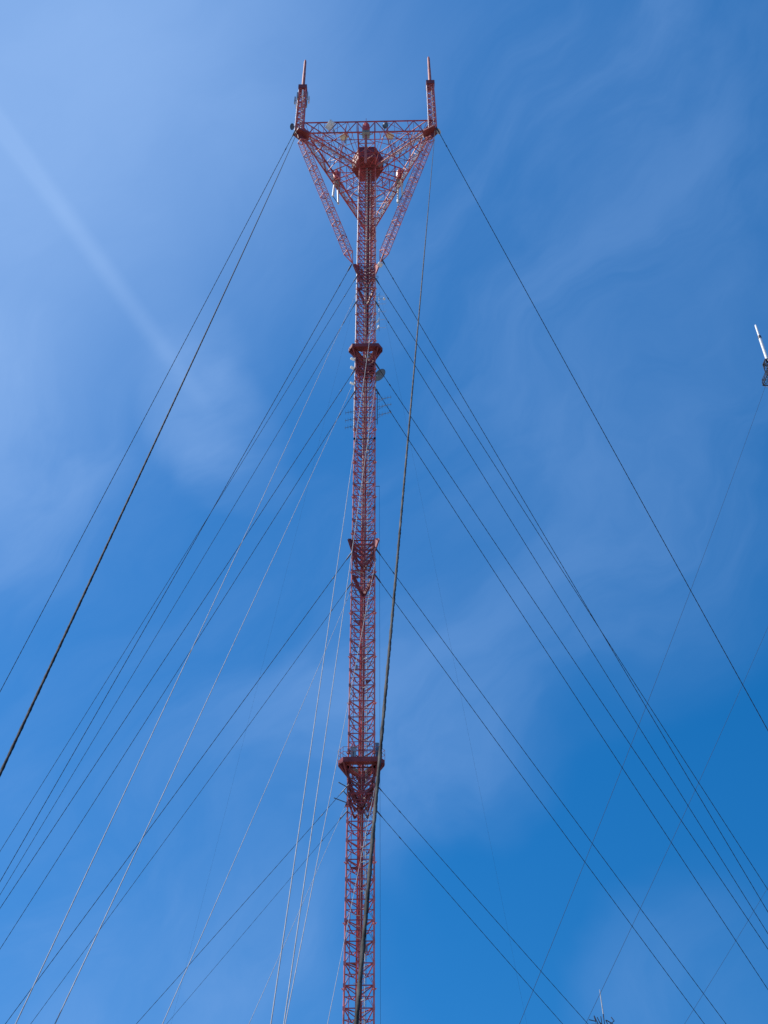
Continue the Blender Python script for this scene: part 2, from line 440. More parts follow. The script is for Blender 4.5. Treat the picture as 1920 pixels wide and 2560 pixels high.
# raking struts
for k in range(3):
    A = COR[k]; L = LEG[k]; l = math.hypot(*A); ux, uy = A[0] / l, A[1] / l; nx, ny = -uy, ux
    top = (A[0] - ux * .5, A[1] - uy * .5); e = 1 + 1.2 / math.hypot(*L); bot = (L[0] * e, L[1] * e)
    P0 = T(*bot, zs['collar'] + .2); P1 = T(*top, H - 1.6)
    d = (P1 - P0).normalized(); N = (T(nx, ny, 0) - T(0, 0, 0)); U = d.cross(N).normalized()
    b = MB(); w = .72
    cs = [N * w + U * w, -N * w + U * w, -N * w - U * w, N * w - U * w]
    q0 = P0 + d * 3.0; q1 = P1 - d * 1.0; Ls = (q1 - q0).length
    for c in cs:
        b.bar(q0 + c, q1 + c, .11); b.bar(P0, q0 + c, .17); b.bar(P1, q1 + c, .15)
    n = int(Ls / .95)
    for i in range(n):
        a0 = q0 + d * (Ls * i / n); a1 = q0 + d * (Ls * (i + 1) / n)
        for j in range(4):
            c, c2 = cs[j], cs[(j + 1) % 4]
            b.bar(a0 + c, a1 + c2, .05); b.bar(a0 + c2, a1 + c, .05)
    for i in range(0, 9):
        a0 = q0 + d * (Ls * i / 8)
        for j in range(4): b.bar(a0 + cs[j] * 1.05, a0 + cs[(j + 1) % 4] * 1.05, .14)
    b.build('raking_strut', REDF, head)

# ------------------------------------------------------------------ corner masts on the head
def corner_mast(k, z_cap, z_tip, label):
    A = COR[k]; P = T(*A, H + .25)
    t = thing('antenna_mast', P, label, 'antenna mast', 'spire masts on the tower head')
    w0, w1 = 1.75, 1.6
    b = MB(); n = int((z_cap - H) / 1.15); zz = [H + .25 + (z_cap - H - .25) * i / n for i in range(n + 1)]
    def cor(i, f):
        w = (w0 + (w1 - w0) * f) / 2
        x, y = ((-w, -w), (w, -w), (w, w), (-w, w))[i % 4]; return (A[0] + x, A[1] + y)
    for i in range(4):
        b.bar(T(*cor(i, 0), zz[0]), T(*cor(i, 1), zz[-1]), .17)
        for j in range(n):
            f0, f1 = j / n, (j + 1) / n
            b.bar(T(*cor(i, f0), zz[j]), T(*cor(i + 1, f0), zz[j]), .1)
            if (i + j) % 2: b.bar(T(*cor(i, f0), zz[j]), T(*cor(i + 1, f1), zz[j + 1]), .11)
            else: b.bar(T(*cor(i + 1, f0), zz[j]), T(*cor(i, f1), zz[j + 1]), .11)
    b.build('lattice', REDF, t)
    MB().tube([T(A[0] - 1.0, A[1] - .6, H + .3), T(A[0] - .9, A[1] - .6, z_cap - .4)], .09, 8).build('lit_edge_tube', WHITE, t, smooth=True)  # added white tube, imitates the light left edge of the mast
    MB().tube([T(A[0] + .35, A[1] - .1, H + .3), T(A[0] + .3, A[1] - .1, z_cap - .4)], .14, 8).build('feed_line', PALE, t, smooth=True)
    MB().box(T(*A, z_cap + .6), 2.05, 2.05, 1.5).build('cap_block', MAROON, t)
    p = MB(); hh = z_tip - z_cap - 1.2
    p.tube([T(*A, z_cap + 1.2 + hh * f) for f in (0, .02, .55, .56, .93, .985, 1)], [.48, .4, .37, .34, .31, .2, .06], 14)
    p.build('pole_radome', PINK, t, smooth=True)
    return t
def zof(px, py, k):
    A = COR[k]; w = T(*A, 0); return at_y(px, py, w.y).z
corner_mast(0, zof(752, 228, 0), zof(764, 150, 0), 'red spire mast at the left corner of the tower head, ringed by grey antennas')
corner_mast(1, zof(1080, 217, 1), zof(1073, 142, 1), 'red spire mast at the right corner of the tower head, with a bare lattice')
corner_mast(2, zof(1080, 217, 1), zof(1073, 142, 1), 'red spire mast at the rear corner of the tower head, behind the shaft')

# ------------------------------------------------------------------ antennas
def panel_cluster(z, label):
    A = COR[0]; t = thing('panel_antenna_cluster', T(*A, z), label, 'antenna')
    for i in range(8):
        a = R(45 * i + 10); x, y = A[0] + 1.65 * math.cos(a), A[1] + 1.65 * math.sin(a)
        dz = random.uniform(-.8, .8)
        MB().bar(T(x, y, z - 1.3 + dz), T(x, y, z + 1.3 + dz), .55, .3).build('panel', GALV if i % 3 else WHITE, t)
        MB().bar(T(A[0] + .85 * math.cos(a), A[1] + .85 * math.sin(a), z + dz), T(x, y, z + dz), .08).build('support_arm', DARK, t)
panel_cluster(zof(752, 250, 0), 'ring of small grey and white panel antennas high on the left spire mast')

def hanging(k, zc, hr, lt, twin, label):
    A, B = COR[k], COR[(k + 1) % 3]; Mp = lerp(A, B, .5); P = T(*Mp, zc)
    t = thing('hanging_antenna', P, label, 'antenna', 'antennas hanging from the head edges')
    d = V((B[0] - A[0], B[1] - A[1], 0)).normalized(); d = (T(d.x, d.y, 0) - T(0, 0, 0))
    w = .95
    MB().tube([P + V((0, 0, z)) for z in (-hr * .5, -hr * .48, hr * .15, hr * .42, hr * .5)], [.5, w, w * .9, .3, .12], 10).build('red_housing', BRIGHT, t)
    MB().tube([P + V((0, 0, hr * .5)), P + V((0, 0, hr * .5 + 1.6))], .06, 6).build('finial_rod', RED, t)
    b = MB()
    for z in (-hr * .5 - .4, -hr * .5 - 1.1):
        b.box(P + V((0, 0, z)), 1.7, 1.7, .16)
    for s in (-.7, .7): b.bar(P + d * s + V((0, 0, -hr * .5)), P + d * s + V((0, 0, -hr * .5 - 1.6)), .16)
    b.bar(P + d * -1.6 + V((0, 0, -hr * .5 - .7)), P + d * 1.6 + V((0, 0, -hr * .5 - .7)), .14)
    b.build('hanger_frame', GALV, t)
    z0 = -hr * .5 - 1.4
    if twin:
        for s in (-1, 1):
            MB().tube([P + d * (s * .75) + V((0, 0, z0)), P + d * (s * 1.25) + V((0, 0, z0 - lt))], .26, 10).build('white_tube', WHITE, t, smooth=True)
        MB().bar(P + d * -1.25 + V((0, 0, z0 - lt)), P + d * 1.25 + V((0, 0, z0 - lt)), .14).build('foot_bar', DARK, t)
    else:
        MB().tube([P + V((0, 0, z0)), P + V((0, 0, z0 - lt)), P + V((0, 0, z0 - lt - .3))], [.3, .3, .12], 10).build('white_tube', PINK, t, smooth=True)
hanging(0, H + 2.0, 4.2, 10.5, False, 'hanging antenna with one long pale pole in front of the hub of the tower head')
hanging(1, H + 5.0, 5.0, 6.2, True, 'hanging antenna with a red housing and white tubes at the right of the tower head')
hanging(2, H + 5.0, 5.0, 6.2, True, 'hanging antenna with a red housing and white tubes at the left of the tower head')

def dish(P, r, face, label, mt, depth=.5, drum=False, back=None, group=None):
    P = V(P); f = V(face).normalized(); u, w = basis(f)
    t = thing('dish_antenna', P, label, 'dish antenna', group)
    b = MB()
    if drum:
        b.tube([P, P + f * .12, P + f * (depth + .5), P + f * (depth + .62)], [r * .85, r, r, r * .9], 20)
    else:
        k = 6; fr = [P + f * (depth * (i / k) ** 2) for i in range(k + 1)]; rr = [max(.05, r * i / k) for i in range(k + 1)]
        b.tube(fr + [p for p in [P + f * (depth + .06), P + f * (depth - .02)]], rr + [r, r * .96], 24, cap=True)
    b.build('reflector', mt, t, smooth=True)
    m_ = MB()
    bk = V(back) if back is not None else P - f * .9
    m_.bar(P, bk, .14); m_.bar(P + u * r * .5 + f * depth * .2, bk, .07); m_.bar(P - u * r * .5 + f * depth * .2, bk, .07)
    m_.tube([bk - V((0, 0, .9)), bk + V((0, 0, .9))], .08, 8)
    m_.build('mount', GALV, t)
    return t
# the big grey dish beside the shaft
zd = hz(937)
dn = -RT * .6 + UP * .6 + FW * .5
Pd = at_y(952, 940, TY + .6)
dish(Pd, 1.45, dn, 'large grey dish on the right side of the shaft, below the upper platform', GREYD, .35, back=T(2.0, -.9, zd))
yE = YFR
def on_head(px, py, yl): 
    p = at_y(px, py, TY + yl); return p
P = on_head(831, 318, yE); dish(P, 1.15, (-.75, -.55, .25), 'white drum dish on the front truss of the tower head, left of centre', RAD, .8, True, back=P + V((.5, .4, -1.6)))
P = on_head(863, 348, yE + 2.2); dish(P, .95, (-.4, -.7, .3), 'cream drum dish just below the front truss, left of the hub', RADC, .6, True, back=P + V((.2, .5, -1.2)))
P = on_head(972, 346, yE + 2.2); dish(P, .95, (.3, -.7, .35), 'cream drum dish just below the front truss, right of the hub', RADC, .6, True, back=P + V((-.1, .5, -1.2)))
P = on_head(961, 316, yE); dish(P, .6, (.3, -.5, -.3), 'small blue grey dish on the front truss, right of centre', BLUEG, .35, True, back=P + V((0, .3, -1)))
P = on_head(733, 317, yE); dish(P, .75, (-.7, -.4, -.5), 'dark dish sticking out at the left corner of the tower head', DARK, .3, False, back=P + V((1.0, .3, 0)))
P = on_head(1094, 330, yE); dish(P, .7, (.6, -.5, -.3), 'cream dish sticking out at the right corner of the tower head', CREAM, .3, False, back=P + V((-.9, .3, .2)))
zz = hz(668); dish(T(2.75, -1.3, zz), .55, (.5, -.8, .2), 'small white dish at the foot of the right raking strut', RAD, .3, True, back=T(2.0, -1.1, zz))
for py, sx in ((900, .34), (922, .38), (961, .3)):
    zz = hz(py)
    dish(T(-2.2, -1.2, zz), sx * .8, (-.9, -.5, .1), {900: 'upper of three small white drums on the left leg below the upper platform', 922: 'middle of three small white drums on the left leg below the upper platform', 961: 'lowest of three small white drums on the left leg below the upper platform'}[py], RAD, .2, True, back=T(-1.95, -1.1, zz), group='white drums on the left leg')

# junction boxes and small boxes on the platforms
def aux_box(P, sx, sy, sz, label, mt):
    t = thing('equipment_box', P, label, 'equipment box')
    MB().box(V(P) + V((0, 0, sz / 2)), sx, sy, sz).build('cabinet', mt, t)
    MB().box(V(P) + V((0, 0, sz + .04)), sx * 1.12, sy * 1.12, .08).build('lid', GALV, t)
    MB().bar(V(P) + V((0, -sy / 2 - .03, sz * .3)), V(P) + V((0, -sy / 2 - .03, sz * .7)), .07).build('handle', DARK, t)
aux_box(T(-1.15, -1.9, zs['s4'] + .1), .8, .7, 2.1, 'dark grey cabinet standing on the railed lower platform', GALV)
aux_box(T(2.35, -1.6, zs['s4'] + .1), .5, .5, 2.9, 'tall blue grey cabinet beside the right leg on the railed lower platform', BLUEG)

# folded dipole pole right of the upper shaft
def dipole_pole(x, y0, y1, label):
    za, zb = hz(y1), hz(y0)
    t = thing('dipole_array', T(x, -1.3, za), label, 'antenna')
    MB().tube([T(x, -1.3, za), T(x, -1.3, zb)], .06, 8).build('pole', GALV, t, smooth=True)
    n = 5
    for i in range(n):
        z = za + 1 + (zb - za - 2) * i / (n - 1)
        b = MB(); xe = x + 1.35
        b.bar(T(x, -1.3, z), T(xe, -1.3, z), .05)
        b.tube([T(xe, -1.3, z - .6), T(xe, -1.3, z + .6), T(xe + .16, -1.3, z + .62), T(xe + .18, -1.3, z - .58)], .035, 6)
        b.build('dipole', PALE if i != n - 1 else WHITE, t)
        MB().bar(T(1.95, -1.15, z), T(x, -1.3, z), .06).build('standoff', GALV, t)
dipole_pole(2.75, 735, 830, 'pale pole of folded dipoles beside the right leg above the upper platform')
def globe(P, r, label):
    t = thing('white_ball', P, label, 'antenna')
    b = MB(); n = 8
    b.tube([V(P) + V((0, 0, -r * math.cos(math.pi * i / n))) for i in range(n + 1)], [max(.02, r * math.sin(math.pi * i / n)) for i in range(n + 1)], 16)
    b.build('radome', WHITE, t, smooth=True)
    MB().bar(P, V(P) + V((-1.9, .1, .05)), .07).build('support_arm', GALV, t)
globe(at_y(960.5, 747, TY - 1.3), .3, 'bright white ball radome on an arm right of the upper shaft')
# white curved horns
for py, lab in ((807, 'upper white curved horn on the right leg above the upper platform'), (824, 'lower white curved horn on the right leg above the upper platform')):
    z = hz(py); t = thing('horn_antenna', T(2.05, -1.2, z), lab, 'antenna', 'white horns on the right leg')
    MB().tube([T(2.05 + .6 * math.sin(a), -1.25, z + .8 - .9 * math.cos(a)) for a in (0, .35, .7, 1.05, 1.4, 1.6)], [.1, .12, .15, .18, .22, .24], 10).build('horn', WHITE, t, smooth=True)
    MB().bar(T(1.9, -1.15, z - .1), T(2.1, -1.25, z - .1), .09).build('clamp', GALV, t)
# ring antenna by the strut foot
z = hz(695)
t = thing('ring_antenna', T(2.1, -1.2, z), 'small dark ring antenna on a bracket right of the shaft, under the strut foot', 'antenna')
rc = T(3.0, -1.3, z)
MB().tube([rc + V((.38 * math.cos(a), 0, .45 * math.sin(a))) for a in [i * 2 * math.pi / 16 for i in range(17)]], .05, 6).build('ring', DARK, t)
for s in (-.2, .25): MB().bar(T(1.95, -1.15, z + s * 2), rc + V((-.35, 0, s)), .07).build('support_arm', DARK, t)

# yagi antennas
def yagi(x0, x1, z, yb, label, group, ne=5, slope=0.0, drop=0.0):
    P = T(x0, yb, z); t = thing('yagi_antenna', P, label, 'antenna', group)
    Q = T(x1, yb - 1.0, z + slope)
    MB().bar(P, Q, .07).build('boom', BLUEG, t)
    d = (Q - P)
    for i in range(ne):
        f = .15 + .8 * i / (ne - 1); c = P + d * f; hl = .75 - .07 * i
        MB().bar(c + V((0, -hl, 0)), c + V((0, hl, 0)), .045).build('element', BLUEG, t)
    s = 1 if x1 > x0 else -1
    MB().bar(P + V((0, 0, -.8)), P + d * .5, .05).build('brace', BLUEG, t)
zl = hz(1008)
t = thing('antenna_pole', T(2.35, -1.2, hz(1062)), 'blue grey upright pole clamped beside the right leg, carrying yagi antennas', 'pole')
MB().tube([T(2.35, -1.2, hz(1062)), T(2.35, -1.2, hz(975))], .09, 8).build('tube', BLUEG, t, smooth=True)
for py in (985, 1050): MB().bar(T(1.9, -1.15, hz(py)), T(2.35, -1.2, hz(py)), .1).build('clamp', DARK, t)
for py, lab in ((1001, 'top one of three yagi antennas right of the shaft'), (1019, 'middle one of three yagi antennas right of the shaft'), (1039, 'bottom one of three yagi antennas right of the shaft')):
    yagi(2.35, 5.1, hz(py), -1.2, lab, 'yagi antennas right of the shaft', 5, -.25)
for py, lab in ((1027, 'top one of three rod antennas left of the shaft'), (1046, 'middle one of three rod antennas left of the shaft'), (1064, 'bottom one of three rod antennas left of the shaft')):
    yagi(-1.95, -3.7, hz(py), -1.15, lab, 'rod antennas left of the shaft', 4, -1.5)
for py, xe, lab in ((1968, -3.25, 'upper long side boom left of the shaft below the railed platform'), (2007, -3.85, 'lower long side boom left of the shaft below the railed platform'), (1989, -2.55, 'short side boom between two longer ones, left of the shaft')):
    z = hz(py); t = thing('side_boom', T(-1.95, -1.1, z), lab, 'antenna boom', 'side booms left of the shaft')
    MB().bar(T(-1.95, -1.1, z), T(xe, -2.2, z + .35), .11).build('boom', BLUEG, t)
    MB().bar(T(-2.0, -1.1, z - .5), T(-2.0, -1.1, z + .5), .14).build('clamp', DARK, t)

# ------------------------------------------------------------------ guy cables
BASE = T(0, 0, 0)
def solve_anchor(top, px, py, rad, side):
    n = (top - CAM).cross(ray(px, py)).normalized()
    # ground line n.x*(X-Cx)+n.y*(Y-Cy)+n.z*(0-Cz)=0, keep |P-BASE| = rad
    c = n.x * CAM.x + n.y * CAM.y + n.z * CAM.z
    nn = V((n.x, n.y)); L2 = nn.length_squared
    p0 = nn * (c / L2); d = V((-n.y, n.x)).normalized()
    b0 = V((BASE.x, BASE.y)); q = p0 - b0
    bq = q.dot(d); cc = q.length_squared - rad * rad; disc = bq * bq - cc
    if disc < 0: s = [-bq]
    else: s = [-bq - math.sqrt(disc), -bq + math.sqrt(disc)]
    c_ = [p0 + d * x for x in s]
    key = {'front': lambda p: p.y, 'left': lambda p: p.x, 'right': lambda p: -p.x, 'back': lambda p: -p.y}[side]
    p = min(c_, key=key); return V((p.x, p.y, 0))
def curve_pts(a, b, sag, n):
    return [a.lerp(b, i / n) - V((0, 0, 4 * sag * (i / n) * (1 - i / n))) for i in range(n + 1)]
def strand(pts, d, pitch=1.1, per=6, asp=.6, n=6):
    mb = MB(); tot = (pts[-1] - pts[0]).length; N = max(8, min(1500, int(tot / pitch * per)))
    ax = (pts[-1] - pts[0]).normalized(); u, w = basis(ax); M = len(pts) - 1; k0 = 0
    for j in range(N + 1):
        f = j / N * M; i = min(M - 1, int(f)); p = pts[i].lerp(pts[i + 1], f - i)
        th = 2 * math.pi * (j / per) / 2
        u2 = u * math.cos(th) + w * math.sin(th); w2 = w * math.cos(th) - u * math.sin(th)
        for q in range(n):
            t = 2 * math.pi * q / n
            mb.v.append(p + u2 * (math.cos(t) * d / 2) + w2 * (math.sin(t) * d / 2 * asp))
    for j in range(N):
        a = j * n; b = a + n
        for q in range(n): mb.f.append((a + q, a + (q + 1) % n, b + (q + 1) % n, b + q))
    return mb
def guy(label, top, px, py, rad, side, d, mt=STRAND, sag=.004, group='guy cables of the tall tower', asp=.78, pitch=1.1, anchor=None):
    tx, ty = px, py
    for it in range(6):
        an = anchor or solve_anchor(top, tx, ty, rad, side)
        pts = curve_pts(top, an, sag * (top - an).length, 40)
        # where does the sagging curve cross the wanted row / column?
        best = None
        for i in range(40):
            for s in range(10):
                p = pts[i].lerp(pts[i + 1], s / 10)
                if (p - CAM).dot(FW) < .5: continue
                x, y, z = proj(p); e = abs(y - py)
                if best is None or e < best[0]: best = (e, x, y, z)
        if anchor or best is None: break
        tx += (px - best[1]) * .9
    o = strand(pts, d, pitch, asp=asp).build('guy_cable', mt, None, origin=tuple(an), smooth=True)
    tag(o, label, 'guy cable', group)
    ax = (pts[1] - pts[0]).normalized(); d0 = max(d, .07)
    MB().tube([top - ax * .5, top + ax * .1, top + ax * 1.0, top + ax * 1.5], [d0 * .8, d0 * 1.2, d0 * 1.1, d0 * .6], 8).build('end_socket', DARK, o)
    MB().tube([top + ax * 5.0, top + ax * 5.4], d0 * .85, 8).build('cable_clamp', DARK, o)
    print('guy', label[:40], [round(v, 1) for v in an], 'z@low', round(best[3], 1), 'err', round(best[1] - px, 1), round(best[0], 1), 'slopeang', round(math.degrees(math.atan2(top.z, math.hypot(top.x - an.x, top.y - an.y)))))
    return o
def corner_pt(k, e=1.06): return T(COR[k][0] * e, COR[k][1] * e, H - .3)
def leg_pt(k, py, e=1.1): return T(LEG[k][0] * e, LEG[k][1] * e, hz(py, LEG[k][1]))
LB, FRT = 128, 132
guy('outermost left thin dark cable, from the left head corner', corner_pt(0), 0, 1726, LB, 'left', .15)
guy('thickest dark cable on the left, sloping from the left head corner to the left edge', corner_pt(0, 1.03), 0, 1933, 116, 'front', 0.125, STRANDK, asp=.85)
guy('thick cable from the right head corner that crosses in front of the shaft low down', corner_pt(1, 1.03), 890, 2560, 124, 'front', 0.1, STRANDN, sag=.001, asp=.85, pitch=.7)
guy('outermost right dark cable, from the right head corner', corner_pt(1), 1920, 1823, LB, 'right', .17)
cl = [LEG[0][0] * 1.75, LEG[0][1] * 1.75]; cr = [LEG[1][0] * 1.75, LEG[1][1] * 1.75]
guy('dark left cable from the tip of the left strut foot', T(*cl, hz(672)), 0, 2205, LB, 'left', .14)
guy('thin left cable starting just under the left strut foot, crossing its twin', leg_pt(0, 693), 0, 2127, LB, 'left', .10)
guy('thin left cable from the leg halfway between strut foot and upper platform', leg_pt(0, 756), 0, 2239, LB, 'left', .10)
guy('dark left cable from just under the upper platform', leg_pt(0, 925), 0, 2268, 118, 'left', .12)
guy('lower dark left cable from below the upper platform', leg_pt(0, 981), 0, 2375, 118, 'left', .11)
guy('dark left cable from the bracket ring at mid height', leg_pt(0, 1384), 12, 2560, 92, 'left', .11)
guy('thin left cable from just below the bracket ring at mid height', leg_pt(0, 1462), 75, 2560, 92, 'left', .08)
guy('dark left cable from just below the railed platform', leg_pt(0, 1968), 341, 2560, 62, 'left', .075)
guy('thin left cable from farther below the railed platform', leg_pt(0, 2031), 417, 2560, 62, 'left', .05)
guy('bright cable left of the shaft, from above the upper platform', leg_pt(0, 735), 38, 2560, 92, 'front', 0.072, STRANDL, asp=.93)
guy('bright cable left of the shaft, from below the upper platform', leg_pt(0, 952), 136, 2560, 92, 'front', 0.072, STRANDL, asp=.93)
guy('grey cable left of the shaft, from below the bracket ring at mid height', leg_pt(0, 1480), 405, 2560, 85, 'front', 0.062, STRANDL, asp=.93)
guy('grey cable left of the shaft, from below the railed platform', leg_pt(0, 2010), 622, 2560, 65, 'front', 0.055, STRANDL, asp=.93)
guy('bright steep cable crossing the shaft from above the upper platform', leg_pt(1, 735), 677, 2560, 92, 'front', 0.072, STRANDL, sag=.003, asp=.93)
guy('bright steep cable crossing the shaft from below the upper platform', leg_pt(1, 955), 709, 2560, 92, 'front', 0.072, STRANDL, sag=.003, asp=.93)
guy('grey steep cable crossing the shaft from the bracket ring at mid height', leg_pt(1, 1400), 713, 2560, 85, 'front', 0.065, STRANDL, sag=.003, asp=.93)
guy('grey steep cable crossing the shaft from below the railed platform', leg_pt(1, 1960), 819, 2560, 65, 'front', 0.06, STRANDL, sag=.003, asp=.93)
guy('dark right cable from the tip of the right strut foot', T(*cr, hz(657)), 1920, 2283, LB, 'right', .14)
guy('dark right cable starting just under the right strut foot, crossing its twin', leg_pt(1, 700), 1920, 2225, LB, 'right', .13)
guy('dark right cable from the leg halfway between strut foot and upper platform', leg_pt(1, 757), 1920, 2335, LB, 'right', .13)
guy('dark right cable passing behind the large grey dish', leg_pt(1, 912), 1920, 2372, 118, 'right', .13)
guy('dark right cable passing behind the yagi antennas', leg_pt(1, 975), 1920, 2477, 118, 'right', .13)
guy('dark right cable from the bracket ring at mid height', leg_pt(1, 1373), 1816, 2560, 92, 'right', .11)
guy('dark right cable from just below the bracket ring at mid height', leg_pt(1, 1441), 1761, 2560, 92, 'right', .11)
guy('dark right cable from just below the railed platform', leg_pt(1, 1961), 1469, 2560, 62, 'right', .085)
guy('dark right cable from farther below the railed platform', leg_pt(1, 2025), 1406, 2560, 62, 'right', .085)
guy('very faint far cable right of the shaft, from the rear head corner', corner_pt(2), 1261, 2283, 128, 'back', 0.026, STRANDF)
guy('very faint far cable left of the shaft, from the rear head corner', corner_pt(2), 573, 1990, 128, 'back', 0.024, STRANDF)

t = thing('hoist_rope', T(2.75, -1.1, 2), 'hair thin vertical rope hanging just right of the shaft', 'rope')
MB().tube([T(2.75, -1.1, 2), T(2.75, -1.1, zs['s3'] + 12)], .022, 6).build('rope', STRANDF, t)
MB().bar(T(1.9, -1.1, zs['s3'] + 12), T(2.8, -1.1, zs['s3'] + 12), .08).build('davit_arm', DARK, t)

# ------------------------------------------------------------------ second tower at the right edge
YB = 235.0
p2 = at_y(1918, 905, YB); B2 = V((p2.x + .3, YB, 0)); h2 = p2.z
t2 = thing('far_tower', B2, 'second lattice tower cut by the right edge of the picture, its head dark', 'broadcast tower')
b = MB(); w = 1.3
tp = [(-w, -w), (w, -w), (w, w), (-w, w)]
def q2(i, z, s=1): return V((B2.x + tp[i % 4][0] * s, B2.y + tp[i % 4][1] * s, z))
for i in range(4): b.bar(q2(i, 0), q2(i, h2), .22)
z = 0; k = 0
while z < h2 - 1.5:
    for i in range(4):
        b.bar(q2(i, z), q2(i + 1, z), .12)
        b.bar(q2(i + (k % 2), z), q2(i + 1 - (k % 2), z + 1.8), .12)
    z += 1.8; k += 1
b.build('mast_section', DARK, t2)
b = MB(); zp = at_y(1900, 948, YB).z
for s, dz in ((2.2, 0), (2.2, 1.1), (2.0, 2.3)):
    for i in range(4): b.bar(q2(i, zp + dz, s), q2(i + 1, zp + dz, s), .16 if dz else .3)
for i in range(4):
    b.bar(q2(i, zp, 2.2), q2(i, zp + 2.6, 2.0), .14); b.bar(q2(i, zp, 2.2), q2(i + 1, zp + 2.3, 2.0), .12)
    b.bar(q2(i, zp, 2.2), q2(i, zp - 3, 1), .14); b.bar(q2(i, zp, 2.2), q2(i + 2, zp, 2.2), .14)
    b.bar(q2(i, zp + .9, 2.2), q2(i, zp + 3.6, 1.2), .1)
b.build('top_platform', DARK, t2)
b = MB()
for i in range(4): b.bar(q2(i, h2 - 3.2, 1.05), q2(i, h2, 1.05), .2); b.bar(q2(i, h2, 1.05), q2(i + 1, h2, 1.05), .3); b.bar(q2(i, h2 - 1.6, 1.05), q2(i + 1, h2, 1.05), .18)
for i in range(4): b.bar(q2(i, h2 + .05, 1.0), q2(i + 2, h2 + .05, 1.0), .3)
b.build('cap_frame', DARK, t2)
zt2 = at_y(1888, 812, YB).z; zm2 = at_y(1900, 845, YB).z
t3 = thing('white_spire_antenna', V((B2.x, B2.y, h2 + .2)), 'white two-stage spire antenna on the far tower at the right edge', 'antenna')
MB().tube([V((B2.x, B2.y, z)) for z in (h2 + .2, h2 + .5, zm2 - .2)], [.58, .55, .5], 14).build('lower_radome', WHITE, t3, smooth=True)
MB().tube([V((B2.x, B2.y, z)) for z in (zm2 - .25, zm2 + .9)], [.62, .55], 14).build('collar', DARK, t3, smooth=True)
MB().tube([V((B2.x, B2.y, z)) for z in (zm2 + .9, zt2 - .4, zt2)], [.38, .34, .18], 12).build('upper_radome', WHITE, t3, smooth=True)
def far_guy(label, top, px, py, dist, dm=.09):
    an = CAM + ray(px, py) * dist; d = (an - top); k = top.z / -d.z if d.z < 0 else 1
    end = top + d * k
    o = strand(curve_pts(top, end, .012 * (end - top).length, 40), dm, 1.5, asp=1.0).build('guy_cable', STRANDF, None, origin=tuple(end), smooth=True)
    tag(o, label, 'guy cable', 'guy cables of the far tower')
    print('far', [round(x) for x in end])
far_guy('faint far cable descending left from the head of the tower at the right edge', V((B2.x - 2.6, B2.y - 2, zp - 1)), 1290, 2549, 215)
far_guy('faint far cable entering at the right edge, aiming at the small far mast', V((B2.x - 1.3, B2.y - 1.3, h2 * .74)), 1463, 2526, 200, .075)
far_guy('faintest far cable in the lower right corner', V((B2.x - 1.3, B2.y - 1.3, h2 * .5)), 1701, 2537, 190, .055)

# ------------------------------------------------------------------ small far mast with a crown of whips
YS = 265.0
ps = at_y(1511, 2568, YS); S0 = V((ps.x, YS, 0)); hs = ps.z
t4 = thing('far_mast', S0, 'small far mast at the bottom edge, crowned by a fan of dark whip aerials', 'antenna mast')
b = MB(); w = .5
for i in range(3):
    a = R(120 * i + 30); c = V((w * math.cos(a), w * math.sin(a), 0)); a2 = R(120 * i + 150); c2 = V((w * math.cos(a2), w * math.sin(a2), 0))
    b.bar(S0 + c, S0 + c + V((0, 0, hs)), .1)
    z = 0
    while z < hs - 1:
        b.bar(S0 + c + V((0, 0, z)), S0 + c2 + V((0, 0, z + 1)), .06); z += 1
b.build('lattice', DARK, t4)
def crown(px0, py0, px1, py1, dy, d=.1):
    p = at_y(px0, py0, YS + dy); q = at_y(px1, py1, YS + dy * 1.6); return p, q
for (a, b_) in [((1490, 2556), (1485, 2540)), ((1498, 2565), (1485, 2539)), ((1502, 2562), (1493, 2543)), ((1506, 2568), (1502, 2541)), ((1512, 2566), (1508, 2535)), ((1519, 2560), (1514, 2550)), ((1532, 2560), (1515, 2550)), ((1534, 2551), (1528, 2543)), ((1488, 2553), (1472, 2549)), ((1494, 2560), (1477, 2561)), ((1523, 2562), (1536, 2552)), ((1505, 2562), (1497, 2553))]:
    p, q = crown(*a, *b_, random.uniform(-1.5, 1.5))
    MB().bar(p, q, .17).build('whip', DARK, t4)
b = MB()
for i in range(12):
    a, a2 = R(30 * i), R(30 * i + 30)
    b.bar(S0 + V((2.6 * math.cos(a), 2.6 * math.sin(a), hs - 1.2)), S0 + V((2.6 * math.cos(a2), 2.6 * math.sin(a2), hs - 1.2)), .12)
    if i % 2 == 0: b.bar(S0 + V((0, 0, hs - 2.2)), S0 + V((2.6 * math.cos(a), 2.6 * math.sin(a), hs - 1.2)), .1)
b.build('crown_ring', DARK, t4)
pa = at_y(1508, 2535, YS); pb = at_y(1499, 2474, YS)
t5 = thing('whip_antenna', pa, 'thin pale whip antenna rising above the small far mast', 'antenna')
MB().tube([pa, pa.lerp(pb, .5), pb], [.14, .12, .08], 8).build('whip', PALE, t5, smooth=True)
MB().tube([pa - V((0, 0, 1.0)), pa + V((0, 0, .6))], .13, 8).build('ferrule', GALV, t5, smooth=True)

# ------------------------------------------------------------------ ground
gm = mat('gravel_ground', (0.20, 0.185, 0.155), 0.9, scale=.05, col2=(0.34, 0.31, 0.27))
g = MB(); g.v = [V((-4000, -4000, 0)), V((4000, -4000, 0)), V((4000, 4000, 0)), V((-4000, 4000, 0))]; g.f = [(0, 1, 2, 3)]
gr = g.build('ground', gm); gr['kind'] = 'structure'

